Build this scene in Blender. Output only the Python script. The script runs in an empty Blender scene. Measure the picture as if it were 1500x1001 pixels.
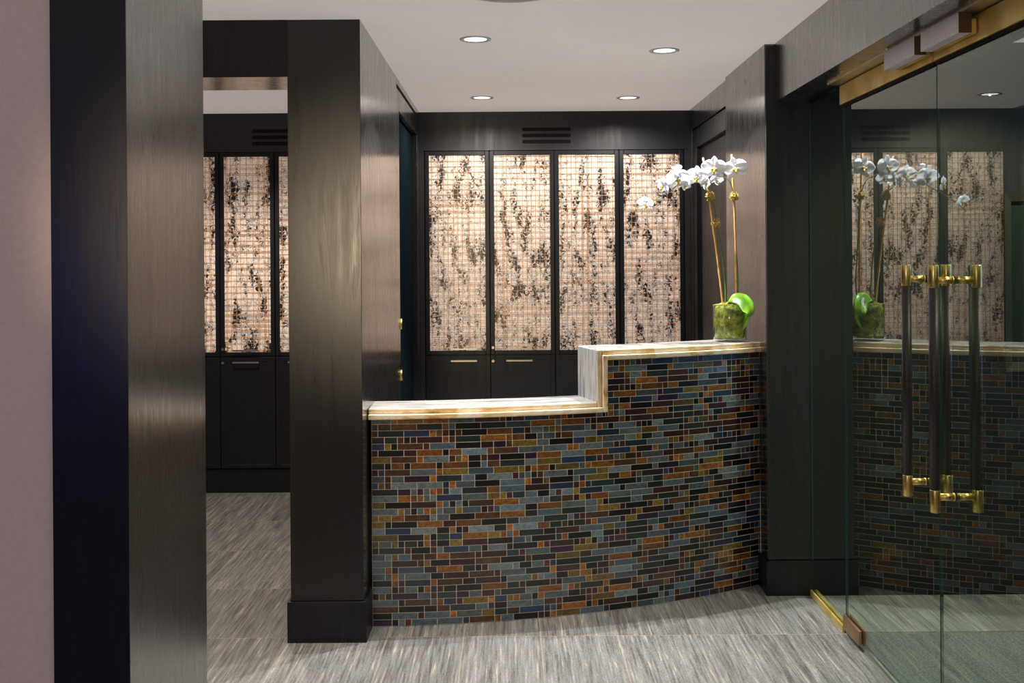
import bpy, bmesh, math, random
from mathutils import Vector, Matrix
random.seed(7)
sc = bpy.context.scene
COL = sc.collection
PI = math.pi
H = 1.5            # eye height
CEIL = 2.44

# ------------------------------------------------------------------ camera
cd = bpy.data.cameras.new('camera'); cam = bpy.data.objects.new('camera', cd); COL.objects.link(cam)
cd.sensor_width = 36.0; cd.lens = 1510/1500*36.0; cd.shift_y = -(500.5-378)/1500
cd.clip_start = 0.05
cam.location = (0, 0, H); cam.rotation_euler = (math.radians(90), math.radians(0.4), 0)
sc.camera = cam
sc.view_settings.view_transform = 'Standard'
sc.view_settings.look = 'None'
sc.view_settings.exposure = 0.2

# ------------------------------------------------------------------ node helpers
def new_mat(name):
    m = bpy.data.materials.new(name); m.use_nodes = True
    nt = m.node_tree; nt.nodes.clear()
    out = nt.nodes.new('ShaderNodeOutputMaterial')
    b = nt.nodes.new('ShaderNodeBsdfPrincipled')
    nt.links.new(b.outputs[0], out.inputs[0])
    return m, nt, b, out
def N(nt, kind, **kw):
    n = nt.nodes.new(kind)
    for k, v in kw.items():
        if k.startswith('i_'):
            key = k[2:]
            key = int(key) if key.isdigit() else key.replace('_', ' ')
            n.inputs[key].default_value = v
        else: setattr(n, k, v)
    return n
def L(nt, a, b): nt.links.new(a, b)
def ramp(nt, fac, stops, interp='LINEAR'):
    r = nt.nodes.new('ShaderNodeValToRGB'); r.color_ramp.interpolation = interp
    e = r.color_ramp.elements
    while len(e) < len(stops): e.new(0.5)
    for i, (p, c) in enumerate(stops):
        e[i].position = p; e[i].color = (c[0], c[1], c[2], 1) if len(c) == 3 else c
    L(nt, fac, r.inputs[0]); return r
def mth(nt, op, a, b=None, c=None):
    n = nt.nodes.new('ShaderNodeMath'); n.operation = op
    for i, v in enumerate((a, b, c)):
        if v is None: continue
        if isinstance(v, (int, float)): n.inputs[i].default_value = v
        else: L(nt, v, n.inputs[i])
    return n.outputs[0]
def mixc(nt, fac, a, b, mode='MIX'):
    n = nt.nodes.new('ShaderNodeMix'); n.data_type = 'RGBA'; n.blend_type = mode
    for i, v in ((0, fac), (6, a), (7, b)):
        if isinstance(v, (int, float)): n.inputs[i].default_value = v
        elif isinstance(v, tuple): n.inputs[i].default_value = (v[0], v[1], v[2], 1)
        else: L(nt, v, n.inputs[i])
    return n.outputs[2]
def pos(nt, scale=(1, 1, 1), loc=(0, 0, 0), obj=False):
    if obj: s = nt.nodes.new('ShaderNodeTexCoord').outputs['Object']
    else: s = nt.nodes.new('ShaderNodeNewGeometry').outputs['Position']
    mp = nt.nodes.new('ShaderNodeMapping'); mp.inputs['Scale'].default_value = scale; mp.inputs['Location'].default_value = loc
    L(nt, s, mp.inputs[0]); return mp.outputs[0]
def srgb(r, g, b):
    f = lambda c: (c/255/12.92) if c/255 <= 0.04045 else ((c/255+0.055)/1.055)**2.4
    return (f(r), f(g), f(b))
def simple(name, col, rough=0.5, metal=0.0, spec=0.5, noise=0.0, nscale=40, bump=0.0):
    m, nt, b, out = new_mat(name)
    b.inputs['Roughness'].default_value = rough; b.inputs['Metallic'].default_value = metal
    b.inputs['Specular IOR Level'].default_value = spec
    nz = N(nt, 'ShaderNodeTexNoise', i_Scale=nscale, i_Detail=4.0)
    L(nt, pos(nt, obj=True), nz.inputs['Vector'])
    d = max(noise, 0.02)
    r = ramp(nt, nz.outputs[0], [(0.3, tuple(c*(1-d) for c in col)), (0.7, tuple(min(1, c*(1+d)) for c in col))])
    L(nt, r.outputs[0], b.inputs['Base Color'])
    if bump:
        bp = N(nt, 'ShaderNodeBump', i_Strength=bump, i_Distance=0.002); L(nt, nz.outputs[0], bp.inputs['Height']); L(nt, bp.outputs[0], b.inputs['Normal'])
    return m

# ------------------------------------------------------------------ materials
def wood(name, lo, hi, rough=0.33, spec=0.5, axis='Z', loc=(0, 0, 0), bump=0.12, coat=0.0, cior=1.6):
    m, nt, b, out = new_mat(name)
    b.inputs['Coat Weight'].default_value = coat; b.inputs['Coat IOR'].default_value = cior; b.inputs['Coat Roughness'].default_value = rough*0.9
    if axis == 'Z': st = (1, 1, 0.05); st2 = (1, 1, 0.16)
    else: st = (1, 0.05, 1); st2 = (1, 0.16, 1)
    v = pos(nt, st, loc); v2 = pos(nt, st2, loc)
    big = N(nt, 'ShaderNodeTexNoise', i_Scale=3.2, i_Detail=2.0, i_Distortion=0.3); L(nt, v2, big.inputs['Vector'])
    rings = mth(nt, 'FRACT', mth(nt, 'MULTIPLY', big.outputs[0], 16.0))
    rings = mth(nt, 'POWER', rings, 3.0)
    fine = N(nt, 'ShaderNodeTexNoise', i_Scale=190.0, i_Detail=3.0, i_Roughness=0.65); L(nt, v, fine.inputs['Vector'])
    med = N(nt, 'ShaderNodeTexNoise', i_Scale=28.0, i_Detail=3.0); L(nt, v, med.inputs['Vector'])
    f = mth(nt, 'ADD', mth(nt, 'MULTIPLY', fine.outputs[0], 0.55), mth(nt, 'MULTIPLY', med.outputs[0], 0.45))
    f = mth(nt, 'ADD', f, mth(nt, 'MULTIPLY', rings, -0.10))
    r = ramp(nt, f, [(0.36, lo), (0.62, hi)])
    L(nt, r.outputs[0], b.inputs['Base Color'])
    b.inputs['Specular IOR Level'].default_value = spec
    rr = ramp(nt, f, [(0.35, (rough+0.10,)*3), (0.65, (rough-0.04,)*3)]); L(nt, rr.outputs[0], b.inputs['Roughness'])
    bp = N(nt, 'ShaderNodeBump', i_Strength=bump, i_Distance=0.001); L(nt, f, bp.inputs['Height']); L(nt, bp.outputs[0], b.inputs['Normal'])
    return m
M = {}
M['wood'] = wood('black_stained_wood', (0.0035, 0.0032, 0.0036), (0.010, 0.009, 0.0095), spec=0.35)
M['wood_brown'] = wood('brown_black_wood', (0.0050, 0.0042, 0.0040), (0.014, 0.011, 0.010), rough=0.20, spec=0.75, bump=0.08, coat=0.7, cior=1.7)
M['wood_column'] = wood('column_wood', (0.004, 0.0038, 0.004), (0.013, 0.012, 0.012), rough=0.26, spec=0.9, bump=0.08, coat=1.0, cior=1.95, loc=(0.3, 0.1, 0.4))
M['wood_shaded_front'] = wood('shaded_pillar_front_wood', (0.0040, 0.0034, 0.0034), (0.012, 0.010, 0.009), rough=0.30, spec=0.5, loc=(1.3, 0.2, 0.1), bump=0.08)  # darker, duller copy of the brown wood: shade put into the pillar front
M['wood_grain'] = wood('olive_black_wood', (0.006, 0.0062, 0.0042), (0.022, 0.021, 0.013), rough=0.42, loc=(3.1, 0, 1.2))
M['cab'] = wood('cabinet_lacquer', (0.003, 0.0035, 0.005), (0.007, 0.0075, 0.0095), rough=0.38, spec=0.35, bump=0.04)
M['cab_edge'] = simple('cabinet_edge', (0.020, 0.018, 0.018), 0.3)
M['soffit'] = wood('soffit_wood', (0.006, 0.0065, 0.008), (0.012, 0.0125, 0.014), rough=0.42, bump=0.04)
M['teal'] = simple('dark_teal_door', (0.006, 0.011, 0.0145), 0.9, spec=0.0)
M['black'] = simple('black_void', (0.002, 0.002, 0.002), 0.7, spec=0.2)
M['ceiling'] = simple('glowing_ceiling_paint', (0.72, 0.665, 0.625), 0.75, noise=0.02, nscale=3, spec=0.25)
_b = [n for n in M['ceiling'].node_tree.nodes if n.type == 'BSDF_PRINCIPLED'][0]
_b.inputs['Emission Color'].default_value = (0.72, 0.66, 0.62, 1); _b.inputs['Emission Strength'].default_value = 0.34  # faint glow added to the whole ceiling as fill light
M['pink'] = simple('plaster_pink', (0.72, 0.57, 0.52), 0.7, noise=0.04, nscale=60, bump=0.15)
M['rear'] = simple('rear_wall_paint', (0.16, 0.14, 0.125), 0.8, noise=0.05, nscale=2)
M['trimw'] = simple('white_trim', (0.75, 0.74, 0.72), 0.35)
M['steel'] = simple('satin_steel', (0.55, 0.53, 0.50), 0.28, 1.0)
M['alu'] = simple('brushed_aluminium', (0.80, 0.77, 0.75), 0.45, 0.0, noise=0.05, nscale=20)
M['bronze'] = simple('bronze_end', (0.16, 0.10, 0.06), 0.45, 0.6)
M['leather'] = simple('brown_black_leather', (0.030, 0.021, 0.020), 0.42, noise=0.25, nscale=160, bump=0.3)
M['bamboo'] = simple('bamboo', srgb(214, 160, 92), 0.45, noise=0.15, nscale=30)
M['petal'] = simple('petal_white', (0.90, 0.90, 0.92), 0.5, noise=0.03)
M['lip'] = simple('yellow_lip', (0.75, 0.50, 0.06), 0.5, noise=0.3, nscale=200)
M['stem'] = simple('green_stem', (0.10, 0.22, 0.035), 0.4, noise=0.2)
M['carpet'] = simple('carpet_grey', (0.070, 0.082, 0.070), 0.95, noise=0.7, nscale=115, spec=0.1, bump=0.6)
# let petals pass some light
b = [n for n in M['petal'].node_tree.nodes if n.type == 'BSDF_PRINCIPLED'][0]
b.inputs['Subsurface Weight'].default_value = 0.25; b.inputs['Subsurface Radius'].default_value = (0.01, 0.01, 0.01); b.inputs['Subsurface Scale'].default_value = 0.5

_nt = M['petal'].node_tree; _o = [n for n in _nt.nodes if n.type == 'OUTPUT_MATERIAL'][0]
_t = _nt.nodes.new('ShaderNodeBsdfTranslucent'); _t.inputs[0].default_value = (0.95, 0.95, 0.97, 1)
_m = _nt.nodes.new('ShaderNodeMixShader'); _m.inputs[0].default_value = 0.45
_nt.links.new(b.outputs[0], _m.inputs[1]); _nt.links.new(_t.outputs[0], _m.inputs[2]); _nt.links.new(_m.outputs[0], _o.inputs[0])
def brass(name, c1, c2, rough):
    m, nt, b, out = new_mat(name)
    n = N(nt, 'ShaderNodeTexNoise', i_Scale=9.0, i_Detail=5.0); L(nt, pos(nt), n.inputs['Vector'])
    r = ramp(nt, n.outputs[0], [(0.35, c1), (0.65, c2)]); L(nt, r.outputs[0], b.inputs['Base Color'])
    n2 = N(nt, 'ShaderNodeTexNoise', i_Scale=150.0, i_Detail=2.0); L(nt, pos(nt, (1, 1, 0.05)), n2.inputs['Vector'])
    rr = ramp(nt, n2.outputs[0], [(0.3, (rough-0.05,)*3), (0.7, (rough+0.08,)*3)]); L(nt, rr.outputs[0], b.inputs['Roughness'])
    b.inputs['Metallic'].default_value = 1.0
    return m
M['brass'] = brass('satin_brass', (0.80, 0.56, 0.16), (0.92, 0.66, 0.22), 0.26)
M['brass_rail'] = brass('patinated_brass', (0.66, 0.44, 0.09), (0.90, 0.66, 0.22), 0.38)
[n for n in M['brass_rail'].node_tree.nodes if n.type == 'BSDF_PRINCIPLED'][0].inputs['Metallic'].default_value = 0.55
M['champagne'] = brass('champagne_metal', (0.55, 0.48, 0.34), (0.66, 0.57, 0.40), 0.4)

def glass_thin(name, tint, gain=1.0, rough=0.0):
    m = bpy.data.materials.new(name); m.use_nodes = True; nt = m.node_tree; nt.nodes.clear()
    out = nt.nodes.new('ShaderNodeOutputMaterial')
    tr = N(nt, 'ShaderNodeBsdfTransparent'); tr.inputs[0].default_value = (*tint, 1)
    gl = N(nt, 'ShaderNodeBsdfGlossy'); gl.inputs['Roughness'].default_value = rough; gl.inputs[0].default_value = (0.93, 1.0, 0.96, 1)
    g = nt.nodes.new('ShaderNodeNewGeometry')
    ior = mth(nt, 'ADD', 1.5, mth(nt, 'MULTIPLY', g.outputs['Backfacing'], 1/1.5-1.5))
    fr = nt.nodes.new('ShaderNodeFresnel'); L(nt, ior, fr.inputs[0]); front = mth(nt, 'SUBTRACT', 1.0, g.outputs['Backfacing'])
    f = mth(nt, 'MULTIPLY', mth(nt, 'MINIMUM', mth(nt, 'MULTIPLY', fr.outputs[0], gain), 1.0), front)
    mx = nt.nodes.new('ShaderNodeMixShader'); L(nt, f, mx.inputs[0]); L(nt, tr.outputs[0], mx.inputs[1]); L(nt, gl.outputs[0], mx.inputs[2])
    L(nt, mx.outputs[0], out.inputs[0]); return m
M['glass'] = glass_thin('green_plate_glass', (0.885, 0.945, 0.855), 1.6)
M['glass_edge'] = simple('glass_edge_green', (0.03, 0.07, 0.055), 0.15)
M['vase'] = glass_thin('vase_glass', (0.95, 0.97, 0.95), 1.6)

def emis(name, col, s):
    m, nt, b, out = new_mat(name)
    b.inputs['Base Color'].default_value = (*col, 1)
    b.inputs['Emission Color'].default_value = (*col, 1); b.inputs['Emission Strength'].default_value = s
    return m
M['lens'] = emis('lamp_lens', (0.93, 0.96, 1.0), 2.2)
M['lens_warm'] = emis('lamp_lens_warm', (1.0, 0.93, 0.85), 2.5)

# floor tile: long 12x24 in planks with fine veins along y, tan joints
def floor_mat():
    m, nt, b, out = new_mat('striated_stone_tile')
    g = nt.nodes.new('ShaderNodeNewGeometry'); sp = nt.nodes.new('ShaderNodeSeparateXYZ'); L(nt, g.outputs['Position'], sp.inputs[0])
    tx = mth(nt, 'DIVIDE', mth(nt, 'SUBTRACT', sp.outputs[0], 0.104-3.048), 0.3048)
    ty = mth(nt, 'DIVIDE', mth(nt, 'SUBTRACT', sp.outputs[1], 4.085-6.10), 0.610)
    fx = mth(nt, 'FRACT', tx); fy = mth(nt, 'FRACT', ty)
    ex = mth(nt, 'MINIMUM', fx, mth(nt, 'SUBTRACT', 1.0, fx)); ey = mth(nt, 'MINIMUM', fy, mth(nt, 'SUBTRACT', 1.0, fy))
    jx = mth(nt, 'LESS_THAN', ex, 0.007); jy = mth(nt, 'LESS_THAN', ey, 0.0032)
    joint = mth(nt, 'MAXIMUM', jx, jy)
    # random offset per tile
    cmb = nt.nodes.new('ShaderNodeCombineXYZ'); L(nt, mth(nt, 'FLOOR', tx), cmb.inputs[0]); L(nt, mth(nt, 'FLOOR', ty), cmb.inputs[1])
    wn = nt.nodes.new('ShaderNodeTexWhiteNoise'); wn.noise_dimensions = '3D'; L(nt, cmb.outputs[0], wn.inputs['Vector'])
    off = nt.nodes.new('ShaderNodeVectorMath'); off.operation = 'SCALE'; L(nt, wn.outputs['Color'], off.inputs[0]); off.inputs['Scale'].default_value = 5.0
    add = nt.nodes.new('ShaderNodeVectorMath'); add.operation = 'ADD'; L(nt, g.outputs['Position'], add.inputs[0]); L(nt, off.outputs[0], add.inputs[1])
    def st(scale):
        mp = nt.nodes.new('ShaderNodeMapping'); mp.inputs['Scale'].default_value = scale; L(nt, add.outputs[0], mp.inputs[0]); return mp.outputs[0]
    n1 = N(nt, 'ShaderNodeTexNoise', i_Scale=110.0, i_Detail=3.0, i_Roughness=0.6, i_Distortion=0.35); L(nt, st((1, 0.04, 1)), n1.inputs['Vector'])
    n2 = N(nt, 'ShaderNodeTexNoise', i_Scale=20.0, i_Detail=3.0); L(nt, st((1, 0.05, 1)), n2.inputs['Vector'])
    n3 = N(nt, 'ShaderNodeTexNoise', i_Scale=260.0, i_Detail=2.0); L(nt, st((1, 0.35, 1)), n3.inputs['Vector'])
    f = mth(nt, 'ADD', mth(nt, 'MULTIPLY', n1.outputs[0], 0.55), mth(nt, 'MULTIPLY', n2.outputs[0], 0.20))
    f = mth(nt, 'ADD', f, mth(nt, 'MULTIPLY', n3.outputs[0], 0.25))
    r = ramp(nt, f, [(0.39, (0.085, 0.076, 0.066)), (0.48, (0.165, 0.157, 0.145)), (0.56, (0.225, 0.215, 0.20)), (0.63, (0.36, 0.32, 0.27))])
    vein = ramp(nt, n1.outputs[0], [(0.655, (0, 0, 0)), (0.68, (1, 1, 1))])
    c = mixc(nt, mth(nt, 'MULTIPLY', vein.outputs[0], 0.5), r.outputs[0], (0.50, 0.38, 0.27))
    shade = mth(nt, 'ADD', 0.9, mth(nt, 'MULTIPLY', wn.outputs['Value'], 0.2))
    hs = nt.nodes.new('ShaderNodeHueSaturation'); L(nt, shade, hs.inputs['Value']); L(nt, c, hs.inputs['Color'])
    c = mixc(nt, mth(nt, 'MULTIPLY', joint, 0.5), hs.outputs[0], (0.42, 0.32, 0.235))
    L(nt, c, b.inputs['Base Color'])
    b.inputs['Roughness'].default_value = 0.42; b.inputs['Specular IOR Level'].default_value = 0.35
    bp = N(nt, 'ShaderNodeBump', i_Strength=0.25, i_Distance=0.001); L(nt, mth(nt, 'SUBTRACT', f, joint), bp.inputs['Height']); L(nt, bp.outputs[0], b.inputs['Normal'])
    return m
M['floor'] = floor_mat()

# mosaic tile: colour attribute + iridescence
def tile_mat():
    m, nt, b, out = new_mat('iridescent_glass_tile')
    at = nt.nodes.new('ShaderNodeAttribute'); at.attribute_name = 'tile'
    n = N(nt, 'ShaderNodeTexNoise', i_Scale=55.0, i_Detail=4.0, i_Distortion=1.0); L(nt, pos(nt, (1, 1, 1.6)), n.inputs['Vector'])
    v = ramp(nt, n.outputs[0], [(0.3, (0.6,)*3), (0.7, (1.4,)*3)])
    lo = N(nt, 'ShaderNodeTexNoise', i_Scale=2.3, i_Detail=2.0); L(nt, pos(nt, loc=(0.7, 0, 0.2)), lo.inputs['Vector'])
    tint = ramp(nt, lo.outputs[0], [(0.34, (0.92, 1.0, 1.18)), (0.50, (1.05, 1.04, 1.0)), (0.66, (1.14, 1.06, 0.88))])
    c = mixc(nt, 1.0, at.outputs['Color'], v.outputs[0], 'MULTIPLY')
    c = mixc(nt, 1.0, c, tint.outputs[0], 'MULTIPLY')
    hs = nt.nodes.new('ShaderNodeHueSaturation'); L(nt, c, hs.inputs['Color'])
    L(nt, mth(nt, 'ADD', 0.45, mth(nt, 'MULTIPLY', n.outputs[0], 0.10)), hs.inputs['Hue'])
    L(nt, hs.outputs[0], b.inputs['Base Color'])
    b.inputs['Metallic'].default_value = 0.25; b.inputs['Roughness'].default_value = 0.32
    b.inputs['Specular IOR Level'].default_value = 0.6
    b.inputs['Coat Weight'].default_value = 0.5; b.inputs['Coat Roughness'].default_value = 0.08
    bp = N(nt, 'ShaderNodeBump', i_Strength=0.35, i_Distance=0.002); L(nt, n.outputs[0], bp.inputs['Height']); L(nt, bp.outputs[0], b.inputs['Normal'])
    return m
M['tile'] = tile_mat()
M['grout'] = simple('beige_grout', (0.62, 0.50, 0.37), 0.8, noise=0.1, nscale=100)

def marble(name, top):
    m, nt, b, out = new_mat(name)
    uv = nt.nodes.new('ShaderNodeUVMap')
    mp = nt.nodes.new('ShaderNodeMapping'); L(nt, uv.outputs[0], mp.inputs[0])
    if top: mp.inputs['Scale'].default_value = (1.2, 22, 1)
    else: mp.inputs['Scale'].default_value = (7, 24, 1)
    n = N(nt, 'ShaderNodeTexNoise', i_Scale=1.6 if top else 1.0, i_Detail=5.0, i_Distortion=0.6 if top else 1.2); L(nt, mp.outputs[0], n.inputs['Vector'])
    if top:
        r = ramp(nt, n.outputs[0], [(0.37, (0.13, 0.14, 0.15)), (0.43, (0.36, 0.345, 0.33)), (0.50, (0.52, 0.48, 0.44)), (0.57, (0.30, 0.28, 0.26)), (0.63, (0.52, 0.41, 0.29))])
    else:
        r = ramp(nt, n.outputs[0], [(0.30, (0.34, 0.19, 0.08)), (0.40, (0.70, 0.46, 0.22)), (0.48, (0.82, 0.62, 0.38)), (0.58, (0.88, 0.74, 0.54)), (0.70, (0.70, 0.42, 0.17))])
    L(nt, r.outputs[0], b.inputs['Base Color'])
    b.inputs['Roughness'].default_value = 0.22
    return m
M['marble_top'] = marble('striped_onyx_top', True)
M['marble_edge'] = marble('honey_onyx_edge', False)

def screen_mat():
    m, nt, b, out = new_mat('ink_splashed_paper')
    v = pos(nt, (1, 1, 0.9))
    cellmask = N(nt, 'ShaderNodeTexNoise', i_Scale=11.0, i_Detail=2.0); L(nt, pos(nt, (1.5, 1, 0.45), (2, 0, 1)), cellmask.inputs['Vector'])
    big = N(nt, 'ShaderNodeTexNoise', i_Scale=52.0, i_Detail=5.0, i_Roughness=0.62, i_Distortion=0.9); L(nt, v, big.inputs['Vector'])
    lin = N(nt, 'ShaderNodeTexNoise', i_Scale=38.0, i_Detail=3.0, i_Roughness=0.6, i_Distortion=2.2); L(nt, pos(nt, (1, 1, 1), (5, 5, 5)), lin.inputs['Vector'])
    blot = mth(nt, 'ADD', big.outputs[0], mth(nt, 'MULTIPLY', mth(nt, 'SUBTRACT', cellmask.outputs[0], 0.5), 1.0))
    bl = ramp(nt, blot, [(0.585, (0, 0, 0)), (0.61, (1, 1, 1))])
    d = mth(nt, 'ABSOLUTE', mth(nt, 'SUBTRACT', lin.outputs[0], 0.5))
    thr = mth(nt, 'MULTIPLY', mth(nt, 'MAXIMUM', mth(nt, 'SUBTRACT', cellmask.outputs[0], 0.33), 0.0), 0.24)
    ln = mth(nt, 'LESS_THAN', d, thr)
    tone = N(nt, 'ShaderNodeTexNoise', i_Scale=26.0, i_Detail=4.0); L(nt, v, tone.inputs['Vector'])
    base = ramp(nt, tone.outputs[0], [(0.40, (0.78, 0.62, 0.51)), (0.56, (0.78, 0.665, 0.575)), (0.66, (0.50, 0.47, 0.46))])
    lc = ramp(nt, big.outputs[0], [(0.42, (0.34, 0.33, 0.33)), (0.56, (0.04, 0.045, 0.05))])
    c = mixc(nt, mth(nt, 'MULTIPLY', ln, 0.8), base.outputs[0], lc.outputs[0])
    c = mixc(nt, bl.outputs[0], c, (0.006, 0.008, 0.012))
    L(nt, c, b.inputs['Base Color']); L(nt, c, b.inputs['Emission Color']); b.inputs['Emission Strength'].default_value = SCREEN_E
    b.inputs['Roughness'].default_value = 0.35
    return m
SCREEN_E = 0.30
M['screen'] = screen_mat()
M['lattice'] = emis('glowing_copper_lattice', (0.42, 0.21, 0.085), 0.26)  # bars glow faintly by themselves, brightness put into the material

def leaf_mat():
    m, nt, b, out = new_mat('glossy_leaf')
    n = N(nt, 'ShaderNodeTexNoise', i_Scale=14.0, i_Detail=2.0); L(nt, pos(nt, obj=True), n.inputs['Vector'])
    r = ramp(nt, n.outputs[0], [(0.35, (0.12, 0.33, 0.012)), (0.65, (0.30, 0.58, 0.03))]); L(nt, r.outputs[0], b.inputs['Base Color'])
    b.inputs['Roughness'].default_value = 0.28
    return m
M['leaf'] = leaf_mat()
def moss_mat(name, stops, sc_):
    m, nt, b, out = new_mat(name)
    n = N(nt, 'ShaderNodeTexNoise', i_Scale=sc_, i_Detail=5.0, i_Roughness=0.7); L(nt, pos(nt, obj=True), n.inputs['Vector'])
    r = ramp(nt, n.outputs[0], stops); L(nt, r.outputs[0], b.inputs['Base Color'])
    b.inputs['Roughness'].default_value = 0.9
    n2 = N(nt, 'ShaderNodeTexNoise', i_Scale=sc_*4, i_Detail=3.0); L(nt, pos(nt, obj=True), n2.inputs['Vector'])
    bp = N(nt, 'ShaderNodeBump', i_Strength=1.0, i_Distance=0.006); L(nt, n2.outputs[0], bp.inputs['Height']); L(nt, bp.outputs[0], b.inputs['Normal'])
    return m
M['moss'] = moss_mat('green_moss', [(0.30, (0.11, 0.045, 0.02)), (0.42, (0.22, 0.22, 0.03)), (0.56, (0.45, 0.50, 0.05)), (0.70, (0.72, 0.48, 0.12))], 38)
M['moss_dry'] = moss_mat('dry_moss', [(0.32, (0.22, 0.12, 0.02)), (0.5, (0.66, 0.45, 0.09)), (0.68, (0.95, 0.75, 0.32))], 90)

# ------------------------------------------------------------------ mesh helpers
class MB:
    def __init__(s): s.bm = bmesh.new(); s.slots = []
    def box(s, x0, x1, y0, y1, z0, z1, mi=0):
        vs = [s.bm.verts.new(p) for p in ((x0,y0,z0),(x1,y0,z0),(x1,y1,z0),(x0,y1,z0),(x0,y0,z1),(x1,y0,z1),(x1,y1,z1),(x0,y1,z1))]
        for f in ((3,2,1,0),(4,5,6,7),(0,1,5,4),(1,2,6,5),(2,3,7,6),(3,0,4,7)):
            s.bm.faces.new([vs[i] for i in f]).material_index = mi
        return s
    def tube(s, pts, rad, seg=12, mi=0, caps=True):
        pts = [Vector(p) for p in pts]
        rads = rad if isinstance(rad, (list, tuple)) else [rad]*len(pts)
        rings = []
        t0 = (pts[1]-pts[0]).normalized()
        up = Vector((0, 0, 1)) if abs(t0.z) < 0.9 else Vector((1, 0, 0))
        u = t0.cross(up).normalized()
        for i, p in enumerate(pts):
            if i == 0: t = pts[1]-pts[0]
            elif i == len(pts)-1: t = pts[-1]-pts[-2]
            else: t = pts[i+1]-pts[i-1]
            t.normalize(); u = (u - t*u.dot(t)).normalized(); w = t.cross(u)
            rings.append([s.bm.verts.new(p+(u*math.cos(a)+w*math.sin(a))*rads[i]) for a in [2*PI*k/seg for k in range(seg)]])
        for a, b_ in zip(rings, rings[1:]):
            for k in range(seg):
                f = s.bm.faces.new((a[k], a[(k+1) % seg], b_[(k+1) % seg], b_[k])); f.smooth = True; f.material_index = mi
        if caps:
            s.bm.faces.new(list(reversed(rings[0]))).material_index = mi; s.bm.faces.new(rings[-1]).material_index = mi
        return s
    def lathe(s, prof, seg=40, c=(0, 0, 0), mi=0):
        rings = []
        for r, z in prof:
            if r < 1e-6: rings.append([s.bm.verts.new((c[0], c[1], c[2]+z))])
            else: rings.append([s.bm.verts.new((c[0]+r*math.cos(2*PI*k/seg), c[1]+r*math.sin(2*PI*k/seg), c[2]+z)) for k in range(seg)])
        for a, b_ in zip(rings, rings[1:]):
            for k in range(seg):
                k2 = (k+1) % seg
                if len(a) == 1 and len(b_) == 1: continue
                if len(a) == 1: f = s.bm.faces.new((a[0], b_[k2], b_[k]))
                elif len(b_) == 1: f = s.bm.faces.new((a[k], a[k2], b_[0]))
                else: f = s.bm.faces.new((a[k], a[k2], b_[k2], b_[k]))
                f.smooth = True; f.material_index = mi
        return s
    def build(s, name, mat, parent=None, bevel=0.0, seg=2, loc=None, recalc=True):
        if recalc: bmesh.ops.recalc_face_normals(s.bm, faces=s.bm.faces)
        me = bpy.data.meshes.new(name); s.bm.to_mesh(me); s.bm.free()
        for mm in (mat if isinstance(mat, (list, tuple)) else [mat]): me.materials.append(mm)
        o = bpy.data.objects.new(name, me); COL.objects.link(o)
        if parent: o.parent = parent
        if loc: o.location = loc
        if bevel:
            md = o.modifiers.new('bevel', 'BEVEL'); md.width = bevel; md.segments = seg; md.limit_method = 'ANGLE'; md.angle_limit = math.radians(40)
        return o
def tag(o, label=None, cat=None, group=None, kind=None):
    if label: o['label'] = label
    if cat: o['category'] = cat
    if group: o['group'] = group
    if kind: o['kind'] = kind
    return o
def empty(name, label, cat, loc=(0, 0, 0), group=None):
    o = bpy.data.objects.new(name, None); COL.objects.link(o); o.location = loc; o.empty_display_size = 0.1
    return tag(o, label, cat, group)
def struct(name, mb, mat, label=None, cat='structure', bevel=0.0, front=None):
    if front is not None:
        bmesh.ops.recalc_face_normals(mb.bm, faces=mb.bm.faces)
        for f in mb.bm.faces:
            if f.normal.y < -0.9: f.material_index = 1  # viewer-facing sides take a darker copy of the wood as painted shade
        mat = [mat, front]
    o = mb.build(name, mat, bevel=bevel); return tag(o, label, cat, kind='structure')
def children(o): return [c for c in bpy.data.objects if c.parent is o]
def copy_tree(o, parent=None):
    c = o.copy(); COL.objects.link(c); c.parent = parent
    for ch in children(o): copy_tree(ch, c)
    return c

# ------------------------------------------------------------------ the room
struct('floor', MB().box(-3.4, 3.6, -2.2, 7.0, -0.1, 0.0), M['floor'], 'grey striated stone tile floor with tan joints', 'floor')
# ceiling with real round holes is not needed: the trims sit on it
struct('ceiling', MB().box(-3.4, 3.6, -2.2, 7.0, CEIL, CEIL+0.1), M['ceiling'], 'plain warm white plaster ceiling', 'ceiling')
YB = 6.62
w = MB(); w.box(-3.4, 1.3, YB, 7.0, 2.192, CEIL); w.box(-3.4, 1.3, 6.95, 7.0, 0, 2.192)
w.box(-0.59, -0.561, YB+0.004, 6.95, 0, 2.192); w.box(1.111, 1.16, YB+0.004, 6.95, 0, 2.192)
w.box(-1.165, -0.88, YB+0.002, 6.95, 0, 2.192)
struct('wall_back', w, M['soffit'], 'black soffit wall above the lattice cabinets', 'wall')
# left side wall / square pillar
w = MB(); w.box(-0.876, -0.59, 4.04, 4.69, 0, CEIL); w.box(-0.876, -0.5905, 4.693, 5.43, 0, CEIL)
w.box(-0.876, -0.594, 4.69, 4.693, 0, CEIL)
w.box(-0.876, -0.59, 5.43, YB, 2.277, CEIL); w.box(-0.876, -0.64, 5.43, 6.46, 0, 2.277); w.box(-0.876, -0.59, 6.46, YB, 0, 2.277)
struct('wall_left', w, M['wood_brown'], 'dark wood panelled side wall and square pillar left of the desk', 'wall', bevel=0.0015, front=M['wood_shaded_front'])
w = MB(); w.box(-0.888, -0.578, 4.026, 5.42, 0, 0.160); w.box(-0.877, -0.589, 4.036, 5.42, 0.160, 0.168)
struct('baseboard_left', w, M['wood'], 'black plinth at the foot of the square pillar', 'baseboard', bevel=0.002)
w = MB(); w.box(-3.4, -0.876, 4.04, 4.35, 2.216, CEIL)
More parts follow.
